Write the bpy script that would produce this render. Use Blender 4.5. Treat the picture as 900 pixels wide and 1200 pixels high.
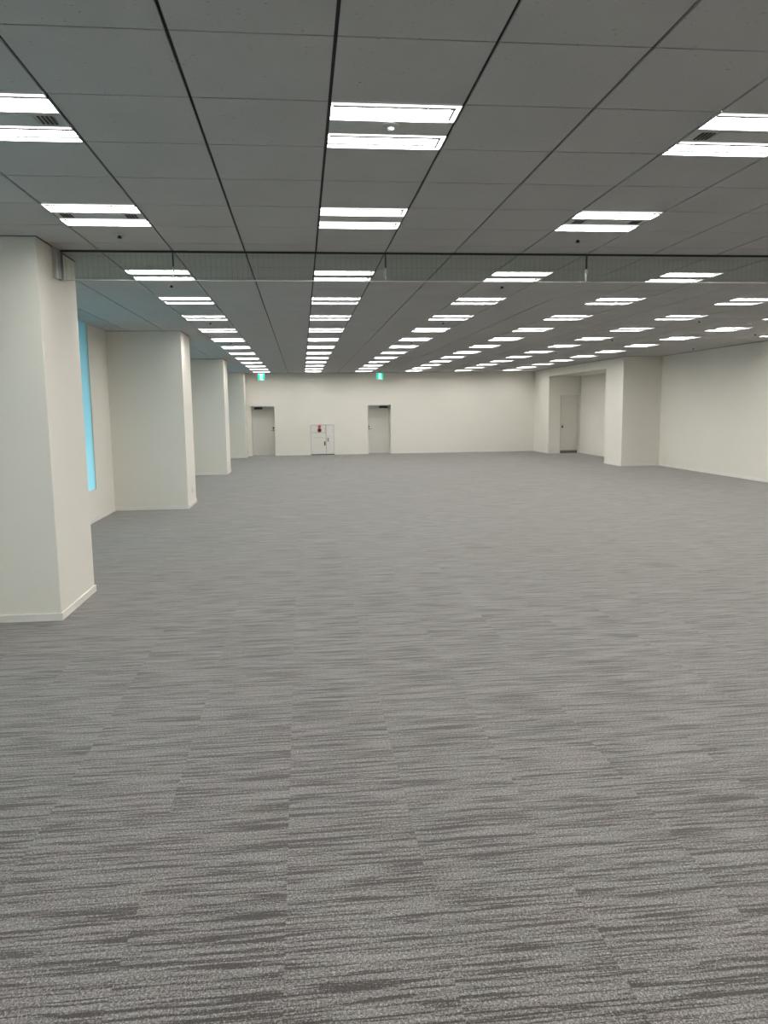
import bpy, bmesh, math, random
from mathutils import Matrix, Vector

for o in list(bpy.data.objects):
    bpy.data.objects.remove(o)
sc = bpy.context.scene
COL = sc.collection

# ------------------------------------------------------------------ camera
def make_camera():
    cam = bpy.data.cameras.new('camera')
    ob = bpy.data.objects.new('camera', cam)
    COL.objects.link(ob)
    yaw, pitch, roll = 0.10369456, -0.13200789, -0.01288948
    cy, sy, cp, sp = math.cos(yaw), math.sin(yaw), math.cos(pitch), math.sin(pitch)
    fwd = Vector((sy * cp, cy * cp, sp))
    r0 = Vector((cy, -sy, 0))
    u0 = r0.cross(fwd)
    r = r0 * math.cos(roll) + u0 * math.sin(roll)
    u = -r0 * math.sin(roll) + u0 * math.cos(roll)
    m = Matrix((r, u, -fwd)).transposed().to_4x4()
    m.translation = Vector((0, 0, 1.6704))
    ob.matrix_world = m
    cam.sensor_fit = 'VERTICAL'
    cam.sensor_height = 24
    cam.sensor_width = 18
    cam.lens = 910.087 / 1200 * 24
    cam.clip_start = 0.05
    cam.clip_end = 300
    sc.camera = ob
make_camera()

# ------------------------------------------------------------------ light and exposure
LAMP = 32.5            # brightness of a lamp bar
SKY = 2.25             # brightness of the overcast sky outside
sc.view_settings.view_transform = 'Standard'
sc.view_settings.look = 'None'
sc.view_settings.gamma = 1
sc.view_settings.use_curve_mapping = False
sc.view_settings.exposure = 0.0
sc.cycles.use_denoising = True
sc.cycles.max_bounces = 10
sc.cycles.diffuse_bounces = 6
sc.cycles.transparent_max_bounces = 12
sc.cycles.sample_clamp_indirect = 8

w = bpy.data.worlds.new('overcast_sky')
sc.world = w
w.use_nodes = True
nt = w.node_tree
bg = nt.nodes['Background']
tc = nt.nodes.new('ShaderNodeTexCoord')
sx = nt.nodes.new('ShaderNodeSeparateXYZ')
rp = nt.nodes.new('ShaderNodeValToRGB')
mr = nt.nodes.new('ShaderNodeMapRange')
mr.inputs['From Min'].default_value = -1
nt.links.new(tc.outputs['Generated'], sx.inputs[0])
nt.links.new(sx.outputs['Z'], mr.inputs['Value'])
nt.links.new(mr.outputs[0], rp.inputs[0])
rp.color_ramp.elements[0].position = 0.46
rp.color_ramp.elements[0].color = (0.12, 0.13, 0.13, 1)
rp.color_ramp.elements[1].position = 0.53
rp.color_ramp.elements[1].color = (0.86, 0.94, 1.0, 1)
nt.links.new(rp.outputs[0], bg.inputs[0])
bg.inputs[1].default_value = SKY

# ------------------------------------------------------------------ node helpers
class NB:
    def __init__(s, name):
        s.m = bpy.data.materials.new(name)
        s.m.use_nodes = True
        s.t = s.m.node_tree
        s.p = s.t.nodes['Principled BSDF']
        s.out = s.t.nodes['Material Output']
    def n(s, typ, **kw):
        nd = s.t.nodes.new(typ)
        for k, v in kw.items():
            setattr(nd, k, v)
        return nd
    def l(s, a, b):
        s.t.links.new(a, b)
    def val(s, x, sock):
        if isinstance(x, (int, float)):
            sock.default_value = x
        elif isinstance(x, tuple):
            sock.default_value = x
        else:
            s.l(x, sock)
    def math(s, op, a, b=0.0, c=None):
        nd = s.n('ShaderNodeMath', operation=op)
        s.val(a, nd.inputs[0]); s.val(b, nd.inputs[1])
        if c is not None:
            s.val(c, nd.inputs[2])
        return nd.outputs[0]
    def pos(s):
        g = s.n('ShaderNodeNewGeometry')
        sp = s.n('ShaderNodeSeparateXYZ')
        s.l(g.outputs['Position'], sp.inputs[0])
        return g.outputs['Position'], sp.outputs
    def comb(s, x, y, z):
        nd = s.n('ShaderNodeCombineXYZ')
        s.val(x, nd.inputs[0]); s.val(y, nd.inputs[1]); s.val(z, nd.inputs[2])
        return nd.outputs[0]
    def noise(s, vec, scale, detail=2, rough=0.5):
        nd = s.n('ShaderNodeTexNoise')
        s.l(vec, nd.inputs['Vector'])
        nd.inputs['Scale'].default_value = scale
        nd.inputs['Detail'].default_value = detail
        nd.inputs['Roughness'].default_value = rough
        return nd.outputs['Fac']
    def ramp(s, fac, stops):
        nd = s.n('ShaderNodeValToRGB')
        e = nd.color_ramp.elements
        while len(e) < len(stops):
            e.new(0.5)
        for k, (p, c) in enumerate(stops):
            e[k].position = p
            e[k].color = (*c, 1) if len(c) == 3 else c
        s.l(fac, nd.inputs[0])
        return nd.outputs[0]
    def mix(s, fac, a, b, blend='MIX'):
        nd = s.n('ShaderNodeMix', data_type='RGBA', blend_type=blend)
        s.val(fac, nd.inputs[0])
        s.val((*a, 1) if isinstance(a, tuple) else a, nd.inputs[6])
        s.val((*b, 1) if isinstance(b, tuple) else b, nd.inputs[7])
        return nd.outputs[2]
    def bump(s, h, strength, dist=0.002):
        nd = s.n('ShaderNodeBump')
        nd.inputs['Strength'].default_value = strength
        nd.inputs['Distance'].default_value = dist
        s.l(h, nd.inputs['Height'])
        s.l(nd.outputs[0], s.p.inputs['Normal'])

def plain(name, col, rough=0.6, metal=0.0, spec=0.5, var=0.03, scale=40):
    b = NB(name)
    P, _ = b.pos()
    f = b.noise(P, scale, 3)
    c = b.ramp(f, [(0.3, tuple(x * (1 - var) for x in col)), (0.7, tuple(min(1, x * (1 + var)) for x in col))])
    b.l(c, b.p.inputs['Base Color'])
    b.p.inputs['Roughness'].default_value = rough
    b.p.inputs['Metallic'].default_value = metal
    b.p.inputs['Specular IOR Level'].default_value = spec
    return b.m

def emit(name, col, strength):
    b = NB(name)
    b.p.inputs['Base Color'].default_value = (*[min(1, c * .8) for c in col], 1)
    b.p.inputs['Emission Color'].default_value = (*col, 1)
    b.p.inputs['Emission Strength'].default_value = strength
    b.p.inputs['Roughness'].default_value = 0.4
    return b.m

def wall_mat():
    b = NB('painted_wall')
    P, _ = b.pos()
    f = b.noise(P, 0.9, 3)
    c = b.ramp(f, [(0.3, (0.80, 0.775, 0.70)), (0.7, (0.815, 0.79, 0.72))])
    b.l(c, b.p.inputs['Base Color'])
    b.p.inputs['Roughness'].default_value = 0.62
    b.p.inputs['Specular IOR Level'].default_value = 0.3
    b.bump(b.noise(P, 220, 3), 0.06, 0.001)
    return b.m

def ceiling_mat():
    b = NB('rockwool_ceiling_tile')
    P, xyz = b.pos()
    f = b.noise(P, 2.0, 3)
    base = b.ramp(f, [(0.3, (0.525, 0.52, 0.51)), (0.7, (0.555, 0.55, 0.54))])
    # small fissures and pinholes pressed in the board
    st = b.comb(b.math('MULTIPLY', xyz[0], 0.6), xyz[1], 0.0)
    holes = b.ramp(b.noise(st, 70, 4, 0.7), [(0.62, (0, 0, 0)), (0.66, (1, 1, 1))])
    gate = b.ramp(b.noise(P, 9, 2), [(0.45, (0, 0, 0)), (0.6, (1, 1, 1))])
    hm = b.math('MULTIPLY', holes, gate)
    c = b.mix(b.math('MULTIPLY', hm, 0.75), base, (0.10, 0.10, 0.10))
    b.l(c, b.p.inputs['Base Color'])
    b.p.inputs['Roughness'].default_value = 0.9
    b.p.inputs['Specular IOR Level'].default_value = 0.15
    b.bump(b.math('SUBTRACT', b.noise(P, 160, 4), hm), 0.15, 0.002)
    return b.m

def carpet_mat():
    b = NB('streaked_loop_carpet')
    P, xyz = b.pos()
    T = 0.5
    tx = b.math('FLOOR', b.math('DIVIDE', b.math('SUBTRACT', xyz[0], -0.095), T))
    ty = b.math('FLOOR', b.math('DIVIDE', b.math('SUBTRACT', xyz[1], 0.11), T))
    wn = b.n('ShaderNodeTexWhiteNoise', noise_dimensions='2D')
    b.l(b.comb(tx, ty, 0.0), wn.inputs['Vector'])
    rnd = wn.outputs['Value']
    sp = b.n('ShaderNodeSeparateColor')
    b.l(wn.outputs['Color'], sp.inputs[0])
    gate = b.math('GREATER_THAN', sp.outputs[2], 0.45)
    ox = b.math('MULTIPLY', b.math('MULTIPLY', sp.outputs[0], 37.0), gate)
    oy = b.math('MULTIPLY', b.math('MULTIPLY', sp.outputs[1], 53.0), gate)
    X = b.math('ADD', xyz[0], ox)
    Y = b.math('ADD', xyz[1], oy)
    # slight waviness of the yarn lines
    wob = b.noise(b.comb(b.math('MULTIPLY', X, 5.0), b.math('MULTIPLY', Y, 5.0), 0.0), 1.0, 2)
    Y = b.math('ADD', Y, b.math('MULTIPLY', wob, 0.012))
    v1 = b.comb(b.math('MULTIPLY', X, 2.3), b.math('MULTIPLY', Y, 64.0), 0.0)
    v2 = b.comb(b.math('MULTIPLY', X, 4.5), b.math('MULTIPLY', Y, 190.0), 3.0)
    v3 = b.comb(b.math('MULTIPLY', X, 2.0), b.math('MULTIPLY', Y, 22.0), 7.0)
    n1 = b.noise(v1, 1.0, 3, 0.6)
    n2 = b.noise(v2, 1.0, 2, 0.5)
    n3 = b.noise(v3, 1.0, 2, 0.5)
    loops = b.noise(P, 210, 2, 0.7)
    loops2 = b.noise(b.comb(b.math('MULTIPLY', xyz[0], 1.3), xyz[1], 9.0), 95, 3, 0.7)
    lp = b.math('ADD', b.math('MULTIPLY', loops, 0.5), b.math('MULTIPLY', loops2, 0.5))
    s = b.math('ADD', b.math('MULTIPLY', n1, 0.55), b.math('MULTIPLY', n2, 0.27))
    s = b.math('ADD', s, b.math('MULTIPLY', n3, 0.18))
    s = b.math('ADD', s, b.math('MULTIPLY', b.math('SUBTRACT', lp, 0.5), 0.22))
    s = b.math('ADD', s, b.math('MULTIPLY', b.math('SUBTRACT', rnd, 0.5), 0.01))
    dark = (0.034, 0.029, 0.027)
    mid = (0.121, 0.114, 0.109)
    lite = (0.168, 0.162, 0.156)
    c = b.ramp(s, [(0.458, dark), (0.472, (0.062, 0.056, 0.052)), (0.490, mid), (0.60, lite)])
    sv = b.ramp(lp, [(0.39, (0.32, 0.31, 0.30)), (0.50, (1.0, 1.0, 1.0)), (0.61, (2.4, 2.4, 2.4))])
    c2 = b.mix(0.9, c, sv, 'MULTIPLY')
    hue = b.ramp(b.noise(P, 5, 2), [(0.35, (1.03, 0.985, 1.0)), (0.65, (0.975, 1.01, 0.99))])
    c3 = b.mix(1.0, c2, hue, 'MULTIPLY')
    b.l(c3, b.p.inputs['Base Color'])
    b.p.inputs['Roughness'].default_value = 0.85
    b.p.inputs['Specular IOR Level'].default_value = 0.25
    b.p.inputs['Sheen Weight'].default_value = 0.36
    b.p.inputs['Sheen Roughness'].default_value = 0.5
    b.p.inputs['Sheen Tint'].default_value = (0.95, 0.93, 0.9, 1)
    b.bump(b.math('ADD', lp, b.math('MULTIPLY', s, 1.0)), 0.35, 0.003)
    return b.m

def wired_glass_mat():
    b = NB('wired_smoke_curtain_glass')
    P, xyz = b.pos()
    def line(c, pitch, wd):
        f = b.math('FRACT', b.math('DIVIDE', b.math('ADD', c, 20.0), pitch))
        return b.math('LESS_THAN', f, wd / pitch)
    wires = b.math('MAXIMUM', line(xyz[0], 0.044, 0.0005), line(xyz[2], 0.088, 0.0004))
    tr = b.n('ShaderNodeBsdfTransparent')
    tr.inputs[0].default_value = (0.86, 0.895, 0.865, 1)
    gl = b.n('ShaderNodeBsdfGlossy')
    gl.inputs['Color'].default_value = (1, 1, 1, 1)
    gl.inputs['Roughness'].default_value = 0.03
    fr = b.n('ShaderNodeFresnel')
    fr.inputs[0].default_value = 1.5
    m1 = b.n('ShaderNodeMixShader')
    b.l(fr.outputs[0], m1.inputs[0]); b.l(tr.outputs[0], m1.inputs[1]); b.l(gl.outputs[0], m1.inputs[2])
    b.p.inputs['Base Color'].default_value = (0.06, 0.07, 0.06, 1)
    b.p.inputs['Roughness'].default_value = 0.5
    m2 = b.n('ShaderNodeMixShader')
    b.l(wires, m2.inputs[0]); b.l(m1.outputs[0], m2.inputs[1]); b.l(b.p.outputs[0], m2.inputs[2])
    b.l(m2.outputs[0], b.out.inputs[0])
    return b.m

def film_mat():
    b = NB('blue_window_film')
    P, xyz = b.pos()
    d = b.n('ShaderNodeBsdfDiffuse')
    t = b.n('ShaderNodeBsdfTranslucent')
    f = b.noise(P, 1.5, 2)
    c = b.ramp(f, [(0.3, (0.47, 0.70, 0.74)), (0.7, (0.49, 0.72, 0.76))])
    b.l(c, t.inputs[0])
    d.inputs[0].default_value = (0.12, 0.19, 0.21, 1)
    m = b.n('ShaderNodeAddShader')
    b.l(d.outputs[0], m.inputs[0]); b.l(t.outputs[0], m.inputs[1])
    b.l(m.outputs[0], b.out.inputs[0])
    return b.m

M = {}
M['wall'] = wall_mat()
M['ceiling'] = ceiling_mat()
M['carpet'] = carpet_mat()
M['glass'] = wired_glass_mat()
M['film'] = film_mat()
M['base'] = plain('white_vinyl_baseboard', (0.83, 0.81, 0.76), 0.45)
M['void'] = plain('dark_grid_channel', (0.012, 0.012, 0.017), 0.6)
M['edge'] = plain('shadow_moulding', (0.03, 0.03, 0.03), 0.7)
M['lampbody'] = plain('lamp_housing_enamel', (0.6, 0.6, 0.58), 0.6)
M['reflector'] = plain('white_reflector', (0.88, 0.88, 0.88), 0.4)
M['gasket'] = plain('grey_bar_gasket', (0.10, 0.09, 0.095), 0.7)
M['rim'] = emit('frosted_rim', (1.0, 0.975, 0.95), 2.2)
M['bar'] = emit('led_bar', (1.0, 0.975, 0.94), LAMP)
M['alu'] = plain('brushed_aluminium', (0.45, 0.46, 0.45), 0.35, 0.7)
M['rail'] = plain('clear_edge_rail', (0.8, 0.82, 0.82), 0.25, 0.2)
M['door'] = plain('door_enamel', (0.74, 0.73, 0.685), 0.45)
M['door3'] = plain('recess_door_enamel', (0.66, 0.64, 0.57), 0.5)
M['frame'] = plain('door_frame_enamel', (0.62, 0.61, 0.57), 0.45)
M['steel'] = plain('steel_hardware', (0.35, 0.34, 0.33), 0.35, 0.8)
M['dark'] = plain('dark_hardware', (0.035, 0.033, 0.03), 0.5)
M['slot'] = plain('vent_slot_black', (0.008, 0.008, 0.01), 0.7)
M['closer'] = plain('door_closer_bronze', (0.07, 0.07, 0.065), 0.5, 0.3)
M['kick'] = plain('olive_sill_plate', (0.16, 0.155, 0.125), 0.5, 0.2)
M['cab'] = plain('cabinet_enamel', (0.76, 0.745, 0.69), 0.4)
M['cabframe'] = plain('cabinet_frame_shaded', (0.66, 0.65, 0.61), 0.4)  # greyer than the doors: side shadow lines put into the frame colour
M['gap'] = plain('cabinet_gap', (0.30, 0.28, 0.26), 0.6)
M['bell'] = plain('dark_red_bell', (0.11, 0.004, 0.008), 0.35)
M['pink'] = plain('red_lamp_lens', (0.85, 0.12, 0.16), 0.25)
M['print'] = plain('grey_print', (0.42, 0.42, 0.42), 0.6)
M['green'] = emit('exit_green', (0.0, 0.72, 0.46), 0.9)
M['exitwhite'] = emit('exit_white', (0.62, 1.0, 0.95), 1.15)
M['white'] = plain('white_plastic', (0.8, 0.8, 0.77), 0.4)
M['black'] = plain('dark_sprinkler_metal', (0.02, 0.02, 0.02), 0.45, 0.2)
M['concrete'] = plain('overhang_concrete', (0.35, 0.35, 0.34), 0.85)

# ------------------------------------------------------------------ mesh helpers
def box(bm, x0, x1, y0, y1, z0, z1):
    v = [bm.verts.new((x, y, z)) for x in (x0, x1) for y in (y0, y1) for z in (z0, z1)]
    for f in ((0, 1, 3, 2), (4, 6, 7, 5), (0, 4, 5, 1), (2, 3, 7, 6), (0, 2, 6, 4), (1, 5, 7, 3)):
        bm.faces.new([v[i] for i in f])

def quad(bm, pts):
    return bm.faces.new([bm.verts.new(p) for p in pts])

def cyl(bm, c, r0, r1, h, axis='Z', seg=24):
    """a capped frustum from c along the axis for h"""
    ring = []
    for r, t in ((r0, 0), (r1, h)):
        rr = []
        for k in range(seg):
            a = 2 * math.pi * k / seg
            u, v = r * math.cos(a), r * math.sin(a)
            p = {'Z': (c[0] + u, c[1] + v, c[2] + t), 'Y': (c[0] + u, c[1] + t, c[2] + v), 'X': (c[0] + t, c[1] + u, c[2] + v)}[axis]
            rr.append(bm.verts.new(p))
        ring.append(rr)
    for k in range(seg):
        q = (k + 1) % seg
        bm.faces.new((ring[0][k], ring[0][q], ring[1][q], ring[1][k]))
    bm.faces.new(ring[0]); bm.faces.new(ring[1])

def lathe(bm, c, prof, axis='Z', seg=28):
    rings = []
    for r, t in prof:
        rr = []
        for k in range(seg):
            a = 2 * math.pi * k / seg
            u, v = max(r, 1e-4) * math.cos(a), max(r, 1e-4) * math.sin(a)
            p = {'Z': (c[0] + u, c[1] + v, c[2] + t), 'Y': (c[0] + u, c[1] + t, c[2] + v)}[axis]
            rr.append(bm.verts.new(p))
        rings.append(rr)
    for a, b in zip(rings, rings[1:]):
        for k in range(seg):
            q = (k + 1) % seg
            f = bm.faces.new((a[k], a[q], b[q], b[k])); f.smooth = True
    bm.faces.new(rings[0]); bm.faces.new(rings[-1])

def obj(name, bm, mat, parent=None, bevel=0.0):
    bmesh.ops.recalc_face_normals(bm, faces=bm.faces)
    me = bpy.data.meshes.new(name)
    bm.to_mesh(me); bm.free()
    me.materials.append(mat)
    o = bpy.data.objects.new(name, me)
    COL.objects.link(o)
    if parent:
        o.parent = parent
    if bevel:
        md = o.modifiers.new('bevel', 'BEVEL')
        md.width = bevel; md.segments = 2; md.limit_method = 'ANGLE'
    return o

def boxes(name, mat, lst, parent=None, bevel=0.0):
    bm = bmesh.new()
    for b in lst:
        box(bm, *b)
    return obj(name, bm, mat, parent, bevel)

def empty(name, loc=(0, 0, 0)):
    o = bpy.data.objects.new(name, None)
    COL.objects.link(o)
    o.location = loc
    o.empty_display_size = 0.1
    return o

def tag(o, label, cat, group=None, kind=None):
    o['label'] = label; o['category'] = cat
    if group: o['group'] = group
    if kind: o['kind'] = kind
    return o

def dup(root, loc):
    r = root.copy(); COL.objects.link(r); r.location = loc
    for ch in list(root.children):
        c = ch.copy(); COL.objects.link(c); c.parent = r
        for g in list(ch.children):
            d = g.copy(); COL.objects.link(d); d.parent = c
    return r

# ------------------------------------------------------------------ room dimensions (metres)
H = 3.010
GX, GY, G = -0.4395, 3.0133, 0.6          # ceiling grid origin and pitch
cx = lambda i: GX + G * i
cy = lambda j: GY + G * j
XL, XR = -3.206, 9.92                      # window wall, right wall
YF, YB = 29.06, -5.2                       # far wall, wall behind
PX = -1.978                                # room face of the pillars
PF = [-0.813, 6.387, 13.59, 20.79, 27.99]  # front faces of the pillars
PD = 1.02
NX, NXB = 8.82, 9.99                       # face of the projecting wall and the back of its recess
NY0, NY1, NYA, NYB, NZ = 20.81, YF, 22.04, 27.28, 2.742
CURT = 6.914                               # smoke curtain
STRUCT = 'structure'

# ------------------------------------------------------------------ floor
fl = boxes('floor', M['carpet'], [(XL - 0.2, XR + 0.3, YB - 0.2, YF + 0.7, -0.12, 0.0)])
tag(fl, 'grey streaked carpet tile floor with thin dark lines running across the room', 'floor', kind=STRUCT)

# ------------------------------------------------------------------ ceiling with real gaps between the boards
lamps = []        # (i, j) cells that carry a light
rows = [-11, -8, -5, -2, 1, 4, 8, 11, 14, 17, 20, 23, 26, 29, 32, 35, 38, 41]
for i in (-2, 1, 4, 7, 10, 13):
    for j in rows:
        lamps.append((i, j))
for j in (-2, 1, 4, 8, 13, 16, 19):
    lamps.append((16, j))
lampset = set(lamps)
bm = bmesh.new()
gl_, gc_ = 0.0075, 0.0048
for i in range(-5, 18):
    for j in range(-14, 44):
        if (i, j) in lampset:
            continue
        x0, x1 = max(cx(i) + gl_, XL), min(cx(i + 1) - gl_, XR)
        y0, y1 = max(cy(j) + gc_, YB), min(cy(j + 1) - gc_, YF)
        if x1 - x0 < 0.01 or y1 - y0 < 0.01:
            continue
        box(bm, x0, x1, y0, y1, H, H + 0.012)
ce = obj('ceiling', bm, M['ceiling'])
tag(ce, 'grey fissured ceiling boards in a square grid with dark joints', 'ceiling', kind=STRUCT)
boxes('grid_backing', M['void'], [(XL - 0.1, XR + 0.1, YB - 0.1, YF + 0.1, H + 0.105, H + 0.12)], ce)
bm = bmesh.new()
for i in range(-4, 18):
    box(bm, cx(i) - gl_ - .004, cx(i) + gl_ + .004, YB, YF, H + 0.0125, H + 0.02)
for j in range(-13, 44):
    box(bm, XL, XR, cy(j) - .012, cy(j) + .012, H + 0.0125, H + 0.018)
obj('ceiling_grid', bm, M['void'], ce)

# ------------------------------------------------------------------ window wall
WZ0, WZ1 = 0.485, H
bays = [(PF[k] + PD, PF[k + 1]) for k in range(4)]
wins = [((a + b) / 2 - 1.97, (a + b) / 2 + 1.97) for a, b in bays]
lst = []
y = YB
for a, b in wins:
    lst.append((XL - 0.16, XL, y, a, 0, H + 0.1))
    lst.append((XL - 0.16, XL, a, b, 0, WZ0))
    y = b
lst.append((XL - 0.16, XL, y, YF, 0, H + 0.1))
wl = boxes('wall_left', M['wall'], lst)
tag(wl, 'white painted outer wall between the pillars', 'wall', kind=STRUCT)
bayname = ['in front of the nearest pillar', 'between the first and second pillars', 'between the second and third pillars', 'between the third and fourth pillars']
for k, (a, b) in enumerate(wins):
    wn = empty('window_%d' % (k + 1), (XL - 0.006, (a + b) / 2, WZ0))
    tag(wn, 'blue film covered window ' + bayname[k], 'window', kind=STRUCT)
    hw = (b - a) / 2; hh = WZ1 - WZ0
    boxes('window_film', M['film'], [(-0.008, -0.004, -hw, hw, 0.0, hh + 0.08)], wn)
    boxes('window_sill', M['base'], [(-0.12, 0.012, -hw - 0.01, hw + 0.01, -0.001, 0.012)], wn, 0.003)
    boxes('window_frame', M['alu'], [(-0.09, -0.03, -hw, -hw + 0.03, 0.016, hh + 0.05), (-0.09, -0.03, hw - 0.03, hw, 0.016, hh + 0.05),
                                     (-0.09, -0.03, -0.02, 0.02, 0.016, hh + 0.05)], wn)
bl = boxes('added_overhang', M['concrete'], [(XL - 1.55, XL - 0.17, YB, YF, H - 0.02, H + 0.2)])  # unseen overhang, added so the window films darken towards the top
tag(bl, 'unseen concrete overhang added outside to shade the window tops', 'added overhang', kind=STRUCT)

# ------------------------------------------------------------------ pillars
def baseboard_boxes(x0, x1, y0, y1, side, t=0.009, h=0.062):
    """side: which way the room lies (+x, -x, +y, -y); plain strip with a thicker bead on top"""
    r = []
    for tt, z0, z1 in ((t, 0.0, h - 0.012), (t + 0.004, h - 0.012, h)):
        if side == '-y': r.append((x0, x1, y0 - tt, y0, z0, z1))
        if side == '+y': r.append((x0, x1, y0, y0 + tt, z0, z1))
        if side == '+x': r.append((x0, x0 + tt, y0, y1, z0, z1))
        if side == '-x': r.append((x0 - tt, x0, y0, y1, z0, z1))
    return r

pl = ['behind the camera', 'nearest white pillar, beside the end of the glass curtain', 'second white pillar from the camera, beyond the blue window',
      'third white pillar from the camera', 'farthest white pillar, beside the far wall door']
for k, yf in enumerate(PF):
    yb = min(yf + PD, YF)
    p = empty('pillar', (0, 0, 0))
    boxes('column_body', M['wall'], [(XL - 0.02, PX, yf, yb, 0, H + 0.09)], p, 0.003)
    bb = baseboard_boxes(XL, PX + 0.013, yf, 0, '-y') + baseboard_boxes(PX, 0, yf, yb, '+x')
    if k != 4:
        bb += baseboard_boxes(XL, PX + 0.013, yb, 0, '+y')
    boxes('baseboard', M['base'], bb, p)
    e = 0.010
    ed = [(XL, PX + e, yf - e, yf, H - 0.004, H + 0.01), (PX, PX + e, yf, yb, H - 0.004, H + 0.01)]
    boxes('shadow_moulding', M['edge'], ed, p)
    tag(p, pl[k] if k else 'white pillar behind the camera', 'pillar', kind=STRUCT)

bb = []
for k in range(4):
    bb += baseboard_boxes(XL, 0, PF[k] + PD, PF[k + 1], '+x')
bb += baseboard_boxes(XL, 0, YB, PF[0], '+x')
tag(boxes('baseboard_left', M['base'], bb), 'white baseboard under the windows between the pillars', 'baseboard', kind=STRUCT)

# ------------------------------------------------------------------ far wall with two deep door openings
D1 = (-1.829, -0.983, 1.825)
D2 = (2.474, 3.322, 1.815)
DR = 0.46
T = DR + 0.12
lst = [(XL - 0.1, D1[0], YF, YF + T, 0, H + 0.1), (D1[0], D1[1], YF, YF + T, D1[2], H + 0.1),
       (D1[1], D2[0], YF, YF + T, 0, H + 0.1), (D2[0], D2[1], YF, YF + T, D2[2], H + 0.1),
       (D2[1], XR + 0.2, YF, YF + T, 0, H + 0.1)]
tag(boxes('wall_far', M['wall'], lst), 'long white far wall with two recessed doors', 'wall', kind=STRUCT)
CAB = (0.316, 1.203)
bb = baseboard_boxes(PX, D1[0], YF, 0, '-y') + baseboard_boxes(D1[1], CAB[0] - 0.002, YF, 0, '-y') + \
     baseboard_boxes(CAB[1] + 0.002, D2[0], YF, 0, '-y') + baseboard_boxes(D2[1], NX, YF, 0, '-y')
tag(boxes('baseboard_far', M['base'], bb), 'white baseboard along the far wall', 'baseboard', kind=STRUCT)
tag(boxes('trim_1', M['edge'], [(PX, NX, YF - 0.010, YF, H - 0.004, H + 0.01)]), 'dark shadow line between far wall and ceiling', 'ceiling trim', kind=STRUCT)

def far_door(n, D, hinge_left, label, closer, lev):
    x0, x1, top = D
    yl = YF + DR
    d = empty('door_%d' % n, ((x0 + x1) / 2, yl, 0))
    hw = (x1 - x0) / 2
    xc = (x0 + x1) / 2
    tag(d, label, 'door', kind=STRUCT)
    boxes('door_leaf', M['door'], [(-hw + 0.025, hw - 0.025, 0.01, 0.05, 0.008, top - 0.02)], d, 0.002)
    boxes('door_frame', M['frame'], [(-hw + 0.001, -hw + 0.022, -0.03, 0.06, 0, top - 0.001), (hw - 0.022, hw - 0.001, -0.03, 0.06, 0, top - 0.001),
                                     (-hw + 0.022, hw - 0.022, -0.03, 0.06, top - 0.017, top - 0.001)], d)
    a, b = closer[0] - xc, closer[1] - xc
    c = boxes('door_closer', M['closer'], [(a, b, -0.055, 0.008, top - 0.115, top - 0.045)], d, 0.006)
    m = (a + b) / 2
    s = 1 if lev[1] > lev[0] else -1
    boxes('closer_arm', M['closer'], [(m - 0.14, m + 0.14, -0.04, -0.01, top - 0.04, top - 0.02), (m - 0.015, m + 0.015, -0.04, -0.02, top - 0.05, top - 0.02)], c)
    hx = lev[0] - xc
    bm = bmesh.new()
    cyl(bm, (hx, 0.008, 0.925), 0.026, 0.026, -0.012, 'Y')
    cyl(bm, (hx, 0.0, 0.925), 0.010, 0.010, -0.055, 'Y', 12)
    xa, xb = sorted((hx - s * 0.01, hx + s * 0.125))
    box(bm, xa, xb, -0.062, -0.048, 0.916, 0.934)
    obj('lever_handle', bm, M['steel'], d)
    bm = bmesh.new()
    cyl(bm, (hx, 0.008, 1.015), 0.034, 0.031, -0.014, 'Y')
    box(bm, hx - 0.008, hx + 0.008, -0.028, -0.004, 0.99, 1.04)
    obj('thumb_turn', bm, M['dark'], d)
    boxes('lock_plate', M['dark'], [(hx - 0.028, hx + 0.028, 0.0, 0.009, 0.90, 0.955)], d, 0.002)

far_door(1, D1, True, 'recessed grey-white door beside the farthest pillar, lever on its right', (-1.735, -1.43), (-1.045, -1.17))
far_door(2, D2, False, 'recessed grey-white door between hydrant cabinet and recess, lever on its left', (2.93, 3.26), (2.525, 2.65))

# ------------------------------------------------------------------ hydrant cabinet on the far wall
fc = empty('hydrant_cabinet', ((CAB[0] + CAB[1]) / 2, YF, 0))
tag(fc, 'white fire hydrant cabinet with red lamp and dark red bell in far wall', 'fire cabinet')
x0, x1 = -(CAB[1] - CAB[0]) / 2, (CAB[1] - CAB[0]) / 2
CT = 1.106
boxes('cabinet_frame', M['cabframe'], [(x0, x0 + 0.028, -0.035, 0.0, 0.03, CT), (x1 - 0.028, x1, -0.035, 0.0, 0.03, CT), (x0, x1, -0.035, 0.0, CT, CT + 0.014),
                                  (x0 - 0.0, x1 + 0.0, -0.035, -0.0, 0.03, 0.045)], fc, 0.002)
boxes('cabinet_back', M['gap'], [(x0 + 0.02, x1 - 0.02, -0.018, 0.0, 0.04, CT)], fc)
boxes('cabinet_base', M['dark'], [(x0 + 0.006, x1 - 0.006, -0.016, 0.0, 0.0, 0.03)], fc)
xs = 0.578 + x0          # split between left and right doors
boxes('top_ledge', M['base'], [(x0 - 0.004, x1 + 0.004, -0.055, 0.0, CT + 0.015, CT + 0.062)], fc, 0.003)
boxes('alarm_panel', M['cab'], [(x0 + 0.032, xs - 0.008, -0.032, -0.018, 0.835, CT - 0.006)], fc, 0.002)
ld = boxes('cabinet_door', M['cab'], [(x0 + 0.032, xs - 0.008, -0.032, -0.018, 0.05, 0.822)], fc, 0.002)
rd = boxes('cabinet_door', M['cab'], [(xs + 0.008, x1 - 0.032, -0.032, -0.018, 0.05, CT - 0.006)], fc, 0.002)
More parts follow.
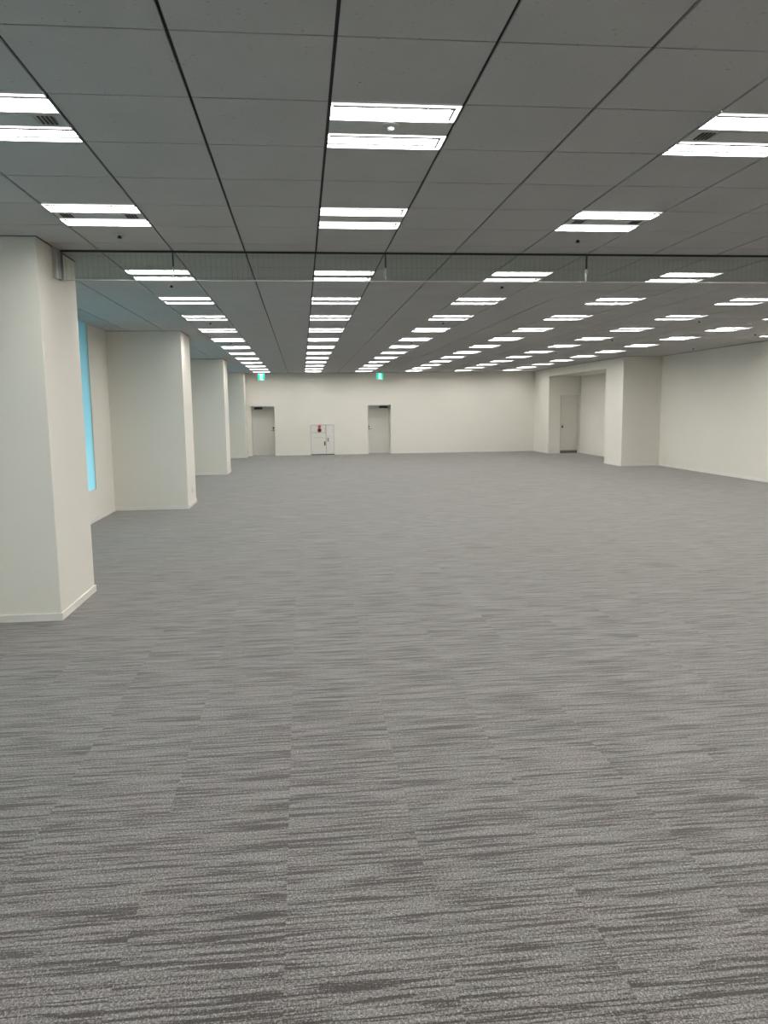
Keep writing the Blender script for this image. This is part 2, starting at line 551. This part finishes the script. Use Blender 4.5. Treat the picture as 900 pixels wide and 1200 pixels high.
boxes('latch', M['dark'], [(xs - 0.075, xs - 0.025, -0.046, -0.032, 0.345, 0.50)], ld, 0.004)
boxes('latch', M['steel'], [(xs + 0.042, xs + 0.100, -0.046, -0.032, 0.485, 0.635)], rd, 0.004)
for kz in (0.435, 0.66):
    boxes('keyhole', M['print'], [(xs + 0.135, xs + 0.16, -0.035, -0.032, kz, kz + 0.024)], rd)
boxes('handset_jack', M['print'], [(xs - 0.045, xs - 0.025, -0.037, -0.032, 0.94, 1.0)], fc, 0.002)
random.seed(4)
mk = []
xx = x0 + 0.115
while xx < xs - 0.10:
    wdt = random.choice((0.010, 0.014, 0.018))
    mk.append((xx, xx + wdt, -0.0335, -0.032, 0.634 + random.random() * 0.004, 0.652))
    xx += wdt + random.choice((0.006, 0.008, 0.016))
boxes('lettering', M['print'], mk, ld)
bx = 0.300 + x0 + 0.038
bm = bmesh.new()
lathe(bm, (bx, -0.032, 0.915), [(0.074, 0.0), (0.074, -0.012), (0.068, -0.03), (0.05, -0.045), (0.02, -0.052), (0.0, -0.053)], 'Y')
obj('alarm_bell', bm, M['bell'], fc)
bm = bmesh.new()
lathe(bm, (bx, -0.032, 1.045), [(0.056, 0.0), (0.056, -0.015), (0.046, -0.04), (0.028, -0.058), (0.0, -0.064)], 'Y')
obj('indicator_lamp', bm, M['pink'], fc)

# ------------------------------------------------------------------ right wall and the projecting wall with its recess
tag(boxes('wall_right', M['wall'], [(XR, XR + 0.2, YB, NY0 + 0.2, 0, H + 0.1)]), 'long plain white wall nearest on the right', 'wall', kind=STRUCT)
tag(boxes('baseboard_right', M['base'], baseboard_boxes(XR, 0, YB, NY0, '-x')), 'white baseboard along the plain right wall', 'baseboard', kind=STRUCT)
lst = [(NX, XR + 0.2, NY0, NYA, 0, H + 0.1),                # near block
       (NX, XR + 0.2, NYA, NYB, NZ, H + 0.1),               # header and soffit
       (NXB, XR + 0.2, NYA, NYB, 0, NZ),                    # back of the recess
       (NX, XR + 0.2, NYB, YF, 0, H + 0.1)]
tag(boxes('wall_recess', M['wall'], lst), 'white projecting wall with a wide door recess cut into it', 'wall', kind=STRUCT)
bb = baseboard_boxes(NX, XR, NY0, 0, '-y') + baseboard_boxes(NX, 0, NY0, NYA, '-x') + baseboard_boxes(NX, 0, NYB, YF, '-x') + \
     baseboard_boxes(NXB, 0, NYA, NYB, '-x') + baseboard_boxes(NX, 9.243, NYB, 0, '-y') + baseboard_boxes(9.90, NXB, NYB, 0, '-y') + \
     baseboard_boxes(NX, NXB, NYA, 0, '+y')
tag(boxes('baseboard_recess', M['base'], bb), 'white baseboard around the projecting wall and its recess', 'baseboard', kind=STRUCT)
tag(boxes('trim_2', M['edge'], [(XR - 0.012, XR, YB, NY0, H - 0.004, H + 0.01), (NX, XR, NY0 - 0.01, NY0, H - 0.004, H + 0.01), (NX - 0.01, NX, NY0 - .01, YF, H - 0.004, H + 0.01)]),
    'dark shadow line where right hand walls meet the ceiling', 'ceiling trim', kind=STRUCT)

d3 = empty('door_3', (9.572, NYB, 0))
tag(d3, 'plain flush door with dark sill plate inside the wall recess', 'door', kind=STRUCT)
boxes('door_leaf', M['door3'], [(-0.312, 0.312, -0.012, -0.002, 0.115, 2.06)], d3, 0.002)
boxes('door_frame', M['frame'], [(-0.329, -0.317, -0.018, 0, 0, 2.077), (0.317, 0.329, -0.018, 0, 0, 2.077), (-0.317, 0.317, -0.018, 0, 2.065, 2.077)], d3)
boxes('sill_plate', M['kick'], [(-0.316, 0.316, -0.02, -0.002, 0.0, 0.105)], d3, 0.002)
bm = bmesh.new()
box(bm, -0.275, -0.215, -0.018, -0.012, 0.915, 0.985)
cyl(bm, (-0.245, -0.018, 0.95), 0.024, 0.018, -0.03, 'Y', 16)
obj('latch', bm, M['dark'], d3)
boxes('cylinder_plate', M['steel'], [(-0.265, -0.222, -0.018, -0.012, 1.0, 1.04)], d3, 0.002)

tag(boxes('wall_near', M['wall'], [(XL - 0.1, XR + 0.2, YB - 0.2, YB, 0, H + 0.1)]), 'white wall closing the room behind the camera', 'wall', kind=STRUCT)

# ------------------------------------------------------------------ ceiling lights
def lamp_reflector_bm(y0, y1):
    bm = bmesh.new()
    h = 0.292
    d = 0.045
    s = 0.028
    a = [(-h, y0, 0), (h, y0, 0), (h, y1, 0), (-h, y1, 0)]
    b = [(-h + 0.004, y0 + s, d), (h - 0.004, y0 + s, d), (h - 0.004, y1 - 0.008, d), (-h + 0.004, y1 - 0.008, d)]
    for k in range(4):
        q = (k + 1) % 4
        quad(bm, [a[k], a[q], b[q], b[k]])
    quad(bm, b)
    # turned down lip around the opening
    for k in range(4):
        q = (k + 1) % 4
        quad(bm, [a[k], a[q], (a[q][0], a[q][1], -0.004), (a[k][0], a[k][1], -0.004)])
    return bm

def make_lamp(vent, loc):
    t = empty('ceiling_light', loc)
    tr = [(-0.296, -0.090), (0.090, 0.296)]
    boxes('housing', M['lampbody'], [(-0.292, 0.292, -0.089, 0.089, -0.002, 0.01), (-0.2925, 0.2925, -0.296, 0.296, 0.066, 0.072)], t, 0.001)
    for y0, y1 in tr:
        obj('reflector', lamp_reflector_bm(y0, y1), M['reflector'], t)
        bm = bmesh.new()
        yb0, yb1 = y0 + 0.056, y1 - 0.010
        xe = 0.286 if vent else 0.262
        box(bm, -0.286, xe, yb0, yb1, 0.016, 0.043)
        obj('light_bar', bm, M['bar'], t, 0.003)
        gk = [(-0.285, xe + 0.010, yb0 - 0.012, yb0 - 0.001, -0.003, 0.022)]
        rim = [(-0.289, 0.289, y0 + 0.003, yb0 - 0.014, 0.001, 0.008)]
        if not vent:
            gk.append((xe + 0.001, xe + 0.009, yb0 - 0.001, yb1, 0.001, 0.022))
            rim.append((xe + 0.010, 0.289, yb0 - 0.014, yb1, 0.001, 0.008))
        boxes('light_rim', M['rim'], rim, t)
        boxes('gasket', M['gasket'], gk, t)
    if vent:
        boxes('vent_panel', M['lampbody'], [(-0.165, 0.165, -0.055, 0.055, -0.008, -0.002)], t, 0.001)
        for s in (-1, 1):
            v = boxes('air_vent', M['lampbody'], [(s * 0.215 - 0.04, s * 0.215 + 0.04, -0.060, 0.060, -0.005, -0.002)], t)
            boxes('slots', M['slot'], [(s * 0.215 + o - 0.006, s * 0.215 + o + 0.006, -0.05, 0.05, -0.0075, -0.005) for o in (-0.028, -0.0085, 0.0105, 0.03)], v)
    return t

nth = {0: 'first', 1: 'second', 2: 'third', 3: 'fourth', 4: 'fifth', 5: 'sixth', 6: 'seventh', 7: 'eighth', 8: 'ninth', 9: 'tenth', 10: 'eleventh', 11: 'twelfth', 12: 'thirteenth'}
proto = {}
beyond = [8, 11, 14, 17, 20, 23, 26, 29, 32, 35, 38, 41]
before = [4, 1, -2, -5, -8, -11]
colname = {-2: 'first column from the pillars', 1: 'second column from the pillars', 4: 'third column from the pillars',
           7: 'fourth column from the pillars', 10: 'fifth column from the pillars', 13: 'sixth column from the pillars', 16: 'column beside the right wall'}
for (i, j) in lamps:
    vent = i in (-2, 4) and j in (1, 4)
    loc = (cx(i) + G / 2, cy(j) + G / 2, H)
    if vent not in proto:
        t = proto[vent] = make_lamp(vent, loc)
    else:
        t = dup(proto[vent], loc)
    if i == 16:
        rowsr = [13, 16, 19] if j > 8 else before
        if j == 8: where = 'just beyond the glass curtain'
        elif j > 8: where = nth[1 + rowsr.index(j)] + ' beyond the glass curtain'
        else: where = nth[before.index(j)] + ' row before the glass curtain'
    elif j in beyond:
        where = nth[beyond.index(j)] + ' row beyond the glass curtain'
    else:
        where = nth[before.index(j)] + ' row before the glass curtain'
    lab = ('vented ' if vent else '') + 'twin-bar ceiling light, ' + where + ', ' + colname[i]
    tag(t, lab, 'ceiling light', 'twin-bar lights recessed in the ceiling')

# ------------------------------------------------------------------ smoke curtain
cu = empty('smoke_curtain', (0, CURT, H))
tag(cu, 'clear wired glass smoke curtain hanging from the ceiling across the room', 'smoke curtain')
CZ = 2.767 - H
seams = [-1.04 + 1.8 * k for k in range(6)]
edges = [PX + 0.03] + seams + [XR - 0.03]
boxes('top_rail', M['edge'], [(PX + 0.002, XR - 0.002, -0.012, 0.012, -0.014, 0.0)], cu)
for a, b in zip(edges, edges[1:]):
    boxes('glass_panel', M['glass'], [(a + 0.003, b - 0.003, -0.0034, 0.0034, CZ + 0.006, -0.014)], cu)
boxes('bottom_rail', M['rail'], [(PX + 0.002, XR - 0.002, -0.005, 0.005, CZ - 0.002, CZ + 0.006)], cu)
for k, s in enumerate(seams):
    j = boxes('joint_strip', M['closer'], [(s - 0.0055, s + 0.0055, -0.010, 0.010, -0.13, -0.014)], cu)
    boxes('joint_bead', M['rail'], [(s - 0.0045, s + 0.0045, -0.010, 0.010, CZ + 0.02, -0.13)], j)
    if k == 2:
        boxes('clip', M['white'], [(s - 0.009, s + 0.009, -0.012, 0.012, -0.175, -0.135)], j)
boxes('end_channel', M['alu'], [(PX + 0.001, PX + 0.03, -0.155, -0.145, CZ, -0.002), (PX + 0.001, PX + 0.02, -0.145, -0.06, CZ, -0.002),
                                (PX + 0.001, PX + 0.036, -0.06, -0.05, CZ, -0.002)], cu)
boxes('end_channel', M['closer'], [(PX + 0.001, PX + 0.034, -0.03, 0.03, CZ, -0.002)], cu, 0.002)

# ------------------------------------------------------------------ exit signs
def exit_sign(x, y, label):
    t = empty('exit_sign', (x, y, H))
    tag(t, label, 'exit sign', 'green exit signs hanging near the far wall')
    z1, z0 = -0.075, -0.302
    hw = 0.1175
    bm = bmesh.new()
    cyl(bm, (0, 0, z1), 0.009, 0.009, -z1, 'Z', 12)
    cyl(bm, (0, 0, -0.008), 0.03, 0.03, 0.008, 'Z', 16)
    obj('hanger', bm, M['dark'], t)
    boxes('sign_case', M['white'], [(-hw, hw, -0.024, 0.03, z0, z1)], t, 0.003)
    face = boxes('sign_face', M['green'], [(-hw + 0.002, hw - 0.002, -0.028, -0.0245, z0 + 0.003, z1 - 0.003)], t)
    boxes('doorway', M['exitwhite'], [(-0.042, 0.050, -0.031, -0.0285, z0 + 0.03, z1 - 0.02), (-0.042, 0.085, -0.031, -0.0285, z0 + 0.006, z0 + 0.03)], face)
    bm = bmesh.new()
    zc = (z0 + z1) / 2
    Y = -0.0335
    cyl(bm, (0.0, Y + 0.002, zc + 0.062), 0.012, 0.012, -0.002, 'Y', 16)
    def limb(p, q, wd):
        p, q = Vector(p), Vector(q)
        n = (q - p).normalized(); m = Vector((-n.y, n.x)) * wd
        pts = [p + m, q + m, q - m, p - m]
        f = [bm.verts.new((v.x, Y, v.y + zc)) for v in pts]; g = [bm.verts.new((v.x, Y + 0.002, v.y + zc)) for v in pts]
        bm.faces.new(f); bm.faces.new(g)
        for k in range(4):
            bm.faces.new((f[k], f[(k + 1) % 4], g[(k + 1) % 4], g[k]))
    limb((0.002, 0.045), (0.008, -0.005), 0.010)
    limb((0.0, 0.04), (-0.026, 0.012), 0.005)
    limb((0.004, 0.04), (0.030, 0.022), 0.005)
    limb((0.006, -0.004), (-0.018, -0.028), 0.006)
    limb((-0.018, -0.028), (-0.012, -0.058), 0.005)
    limb((0.010, -0.004), (0.034, -0.030), 0.006)
    limb((0.034, -0.030), (0.046, -0.052), 0.005)
    obj('running_figure', bm, M['green'], face)
exit_sign(-1.352, 27.75, 'green lit exit sign hanging in front of the door beside the pillar')
exit_sign(2.80, 27.75, 'green lit exit sign hanging in front of the door nearer the recess')

# ------------------------------------------------------------------ sprinklers, detectors, outlets
def sprinkler(x, y, label, proto=[None]):
    if proto[0] is None:
        t = empty('sprinkler_head', (x, y, H))
        bm = bmesh.new()
        lathe(bm, (0, 0, 0), [(0.036, 0.0), (0.036, -0.003), (0.022, -0.007), (0.0, -0.007)])
        obj('escutcheon', bm, M['lampbody'], t)
        bm = bmesh.new()
        lathe(bm, (0, 0, 0), [(0.010, -0.007), (0.011, -0.014), (0.016, -0.017), (0.018, -0.023), (0.009, -0.029), (0.0, -0.029)])
        obj('nozzle', bm, M['black'], t)
        proto[0] = t
    else:
        t = dup(proto[0], (x, y, H))
    tag(t, label, 'sprinkler', 'small dark sprinkler heads in the ceiling')
SP = [(-1.5, 5.5, 'before the glass curtain in the column beside the pillars'),
      (4.5, 5.5, 'before the glass curtain in the third light column'),
      (-1.5, 9.5, 'just beyond the glass curtain in the column beside the pillars'),
      (4.5, 9.5, 'just beyond the glass curtain in the third light column'),
      (-1.5, 15.5, 'second beyond the glass curtain in the column beside the pillars'),
      (4.5, 15.55, 'second beyond the glass curtain in the third light column'),
      (-1.5, 21.4, 'third beyond the glass curtain in the column beside the pillars'),
      (4.5, 21.5, 'third beyond the glass curtain in the third light column'),
      (11.42, 15.3, 'farthest from the pillars but one, second row beyond the glass curtain'),
      (11.31, 20.94, 'middle of three between fifth and sixth light columns'),
      (11.34, 26.9, 'farthest of three between fifth and sixth light columns'),
      (15.33, 19.1, 'near the plain right wall, nearer of two'),
      (16.32, 25.0, 'near the plain right wall, farther of two')]
for i, j, s in SP:
    sprinkler(cx(i), cy(j), 'small dark sprinkler, ' + s)

def detector(x, y, label, proto=[None]):
    y -= 0.035
    if proto[0] is None:
        t = empty('smoke_detector', (x, y, H))
        bm = bmesh.new()
        lathe(bm, (0, 0, 0), [(0.048, -0.0025), (0.048, -0.006), (0.043, -0.009), (0.030, -0.011), (0.0, -0.012)])
        obj('base', bm, M['lampbody'], t)
        bm = bmesh.new()
        lathe(bm, (0, 0, 0), [(0.017, -0.012), (0.018, -0.022), (0.010, -0.029), (0.0, -0.030)])
        obj('sensor', bm, M['lampbody'], t)
        proto[0] = t
    else:
        t = dup(proto[0], (x, y, H))
    tag(t, label, 'smoke detector', 'round smoke detectors between lamp bars')
for i, j, s in [(1, 1, 'in the nearest light of the second column from the pillars'),
                (7, 11, 'in the second light beyond the curtain, fourth column'),
                (7, 23, 'in the sixth light beyond the curtain, fourth column'),
                (1, 23, 'in the sixth light beyond the curtain, second column')]:
    detector(cx(i) + .3, cy(j) + .3, 'round grey smoke detector ' + s)

def outlet(loc, face, label):
    t = empty('wall_outlet', loc)
    tag(t, label, 'wall outlet')
    s = 1 if face == '+x' else -1
    a, b = sorted((0.0, s * 0.006))
    boxes('cover_plate', M['white'], [(a, b, -0.035, 0.035, -0.06, 0.06)], t, 0.002)
    a, b = sorted((s * 0.006, s * 0.008))
    boxes('sockets', M['print'], [(a, b, -0.013, -0.006, 0.012, 0.03), (a, b, 0.006, 0.013, 0.012, 0.03), (a, b, -0.013, -0.006, -0.03, -0.012), (a, b, 0.006, 0.013, -0.03, -0.012)], t)
outlet((PX, 14.13, 0.277), '+x', 'small white outlet low on the second pillar')
outlet((NX, 21.51, 0.19), '-x', 'small white outlet low on the projecting wall beside the recess')
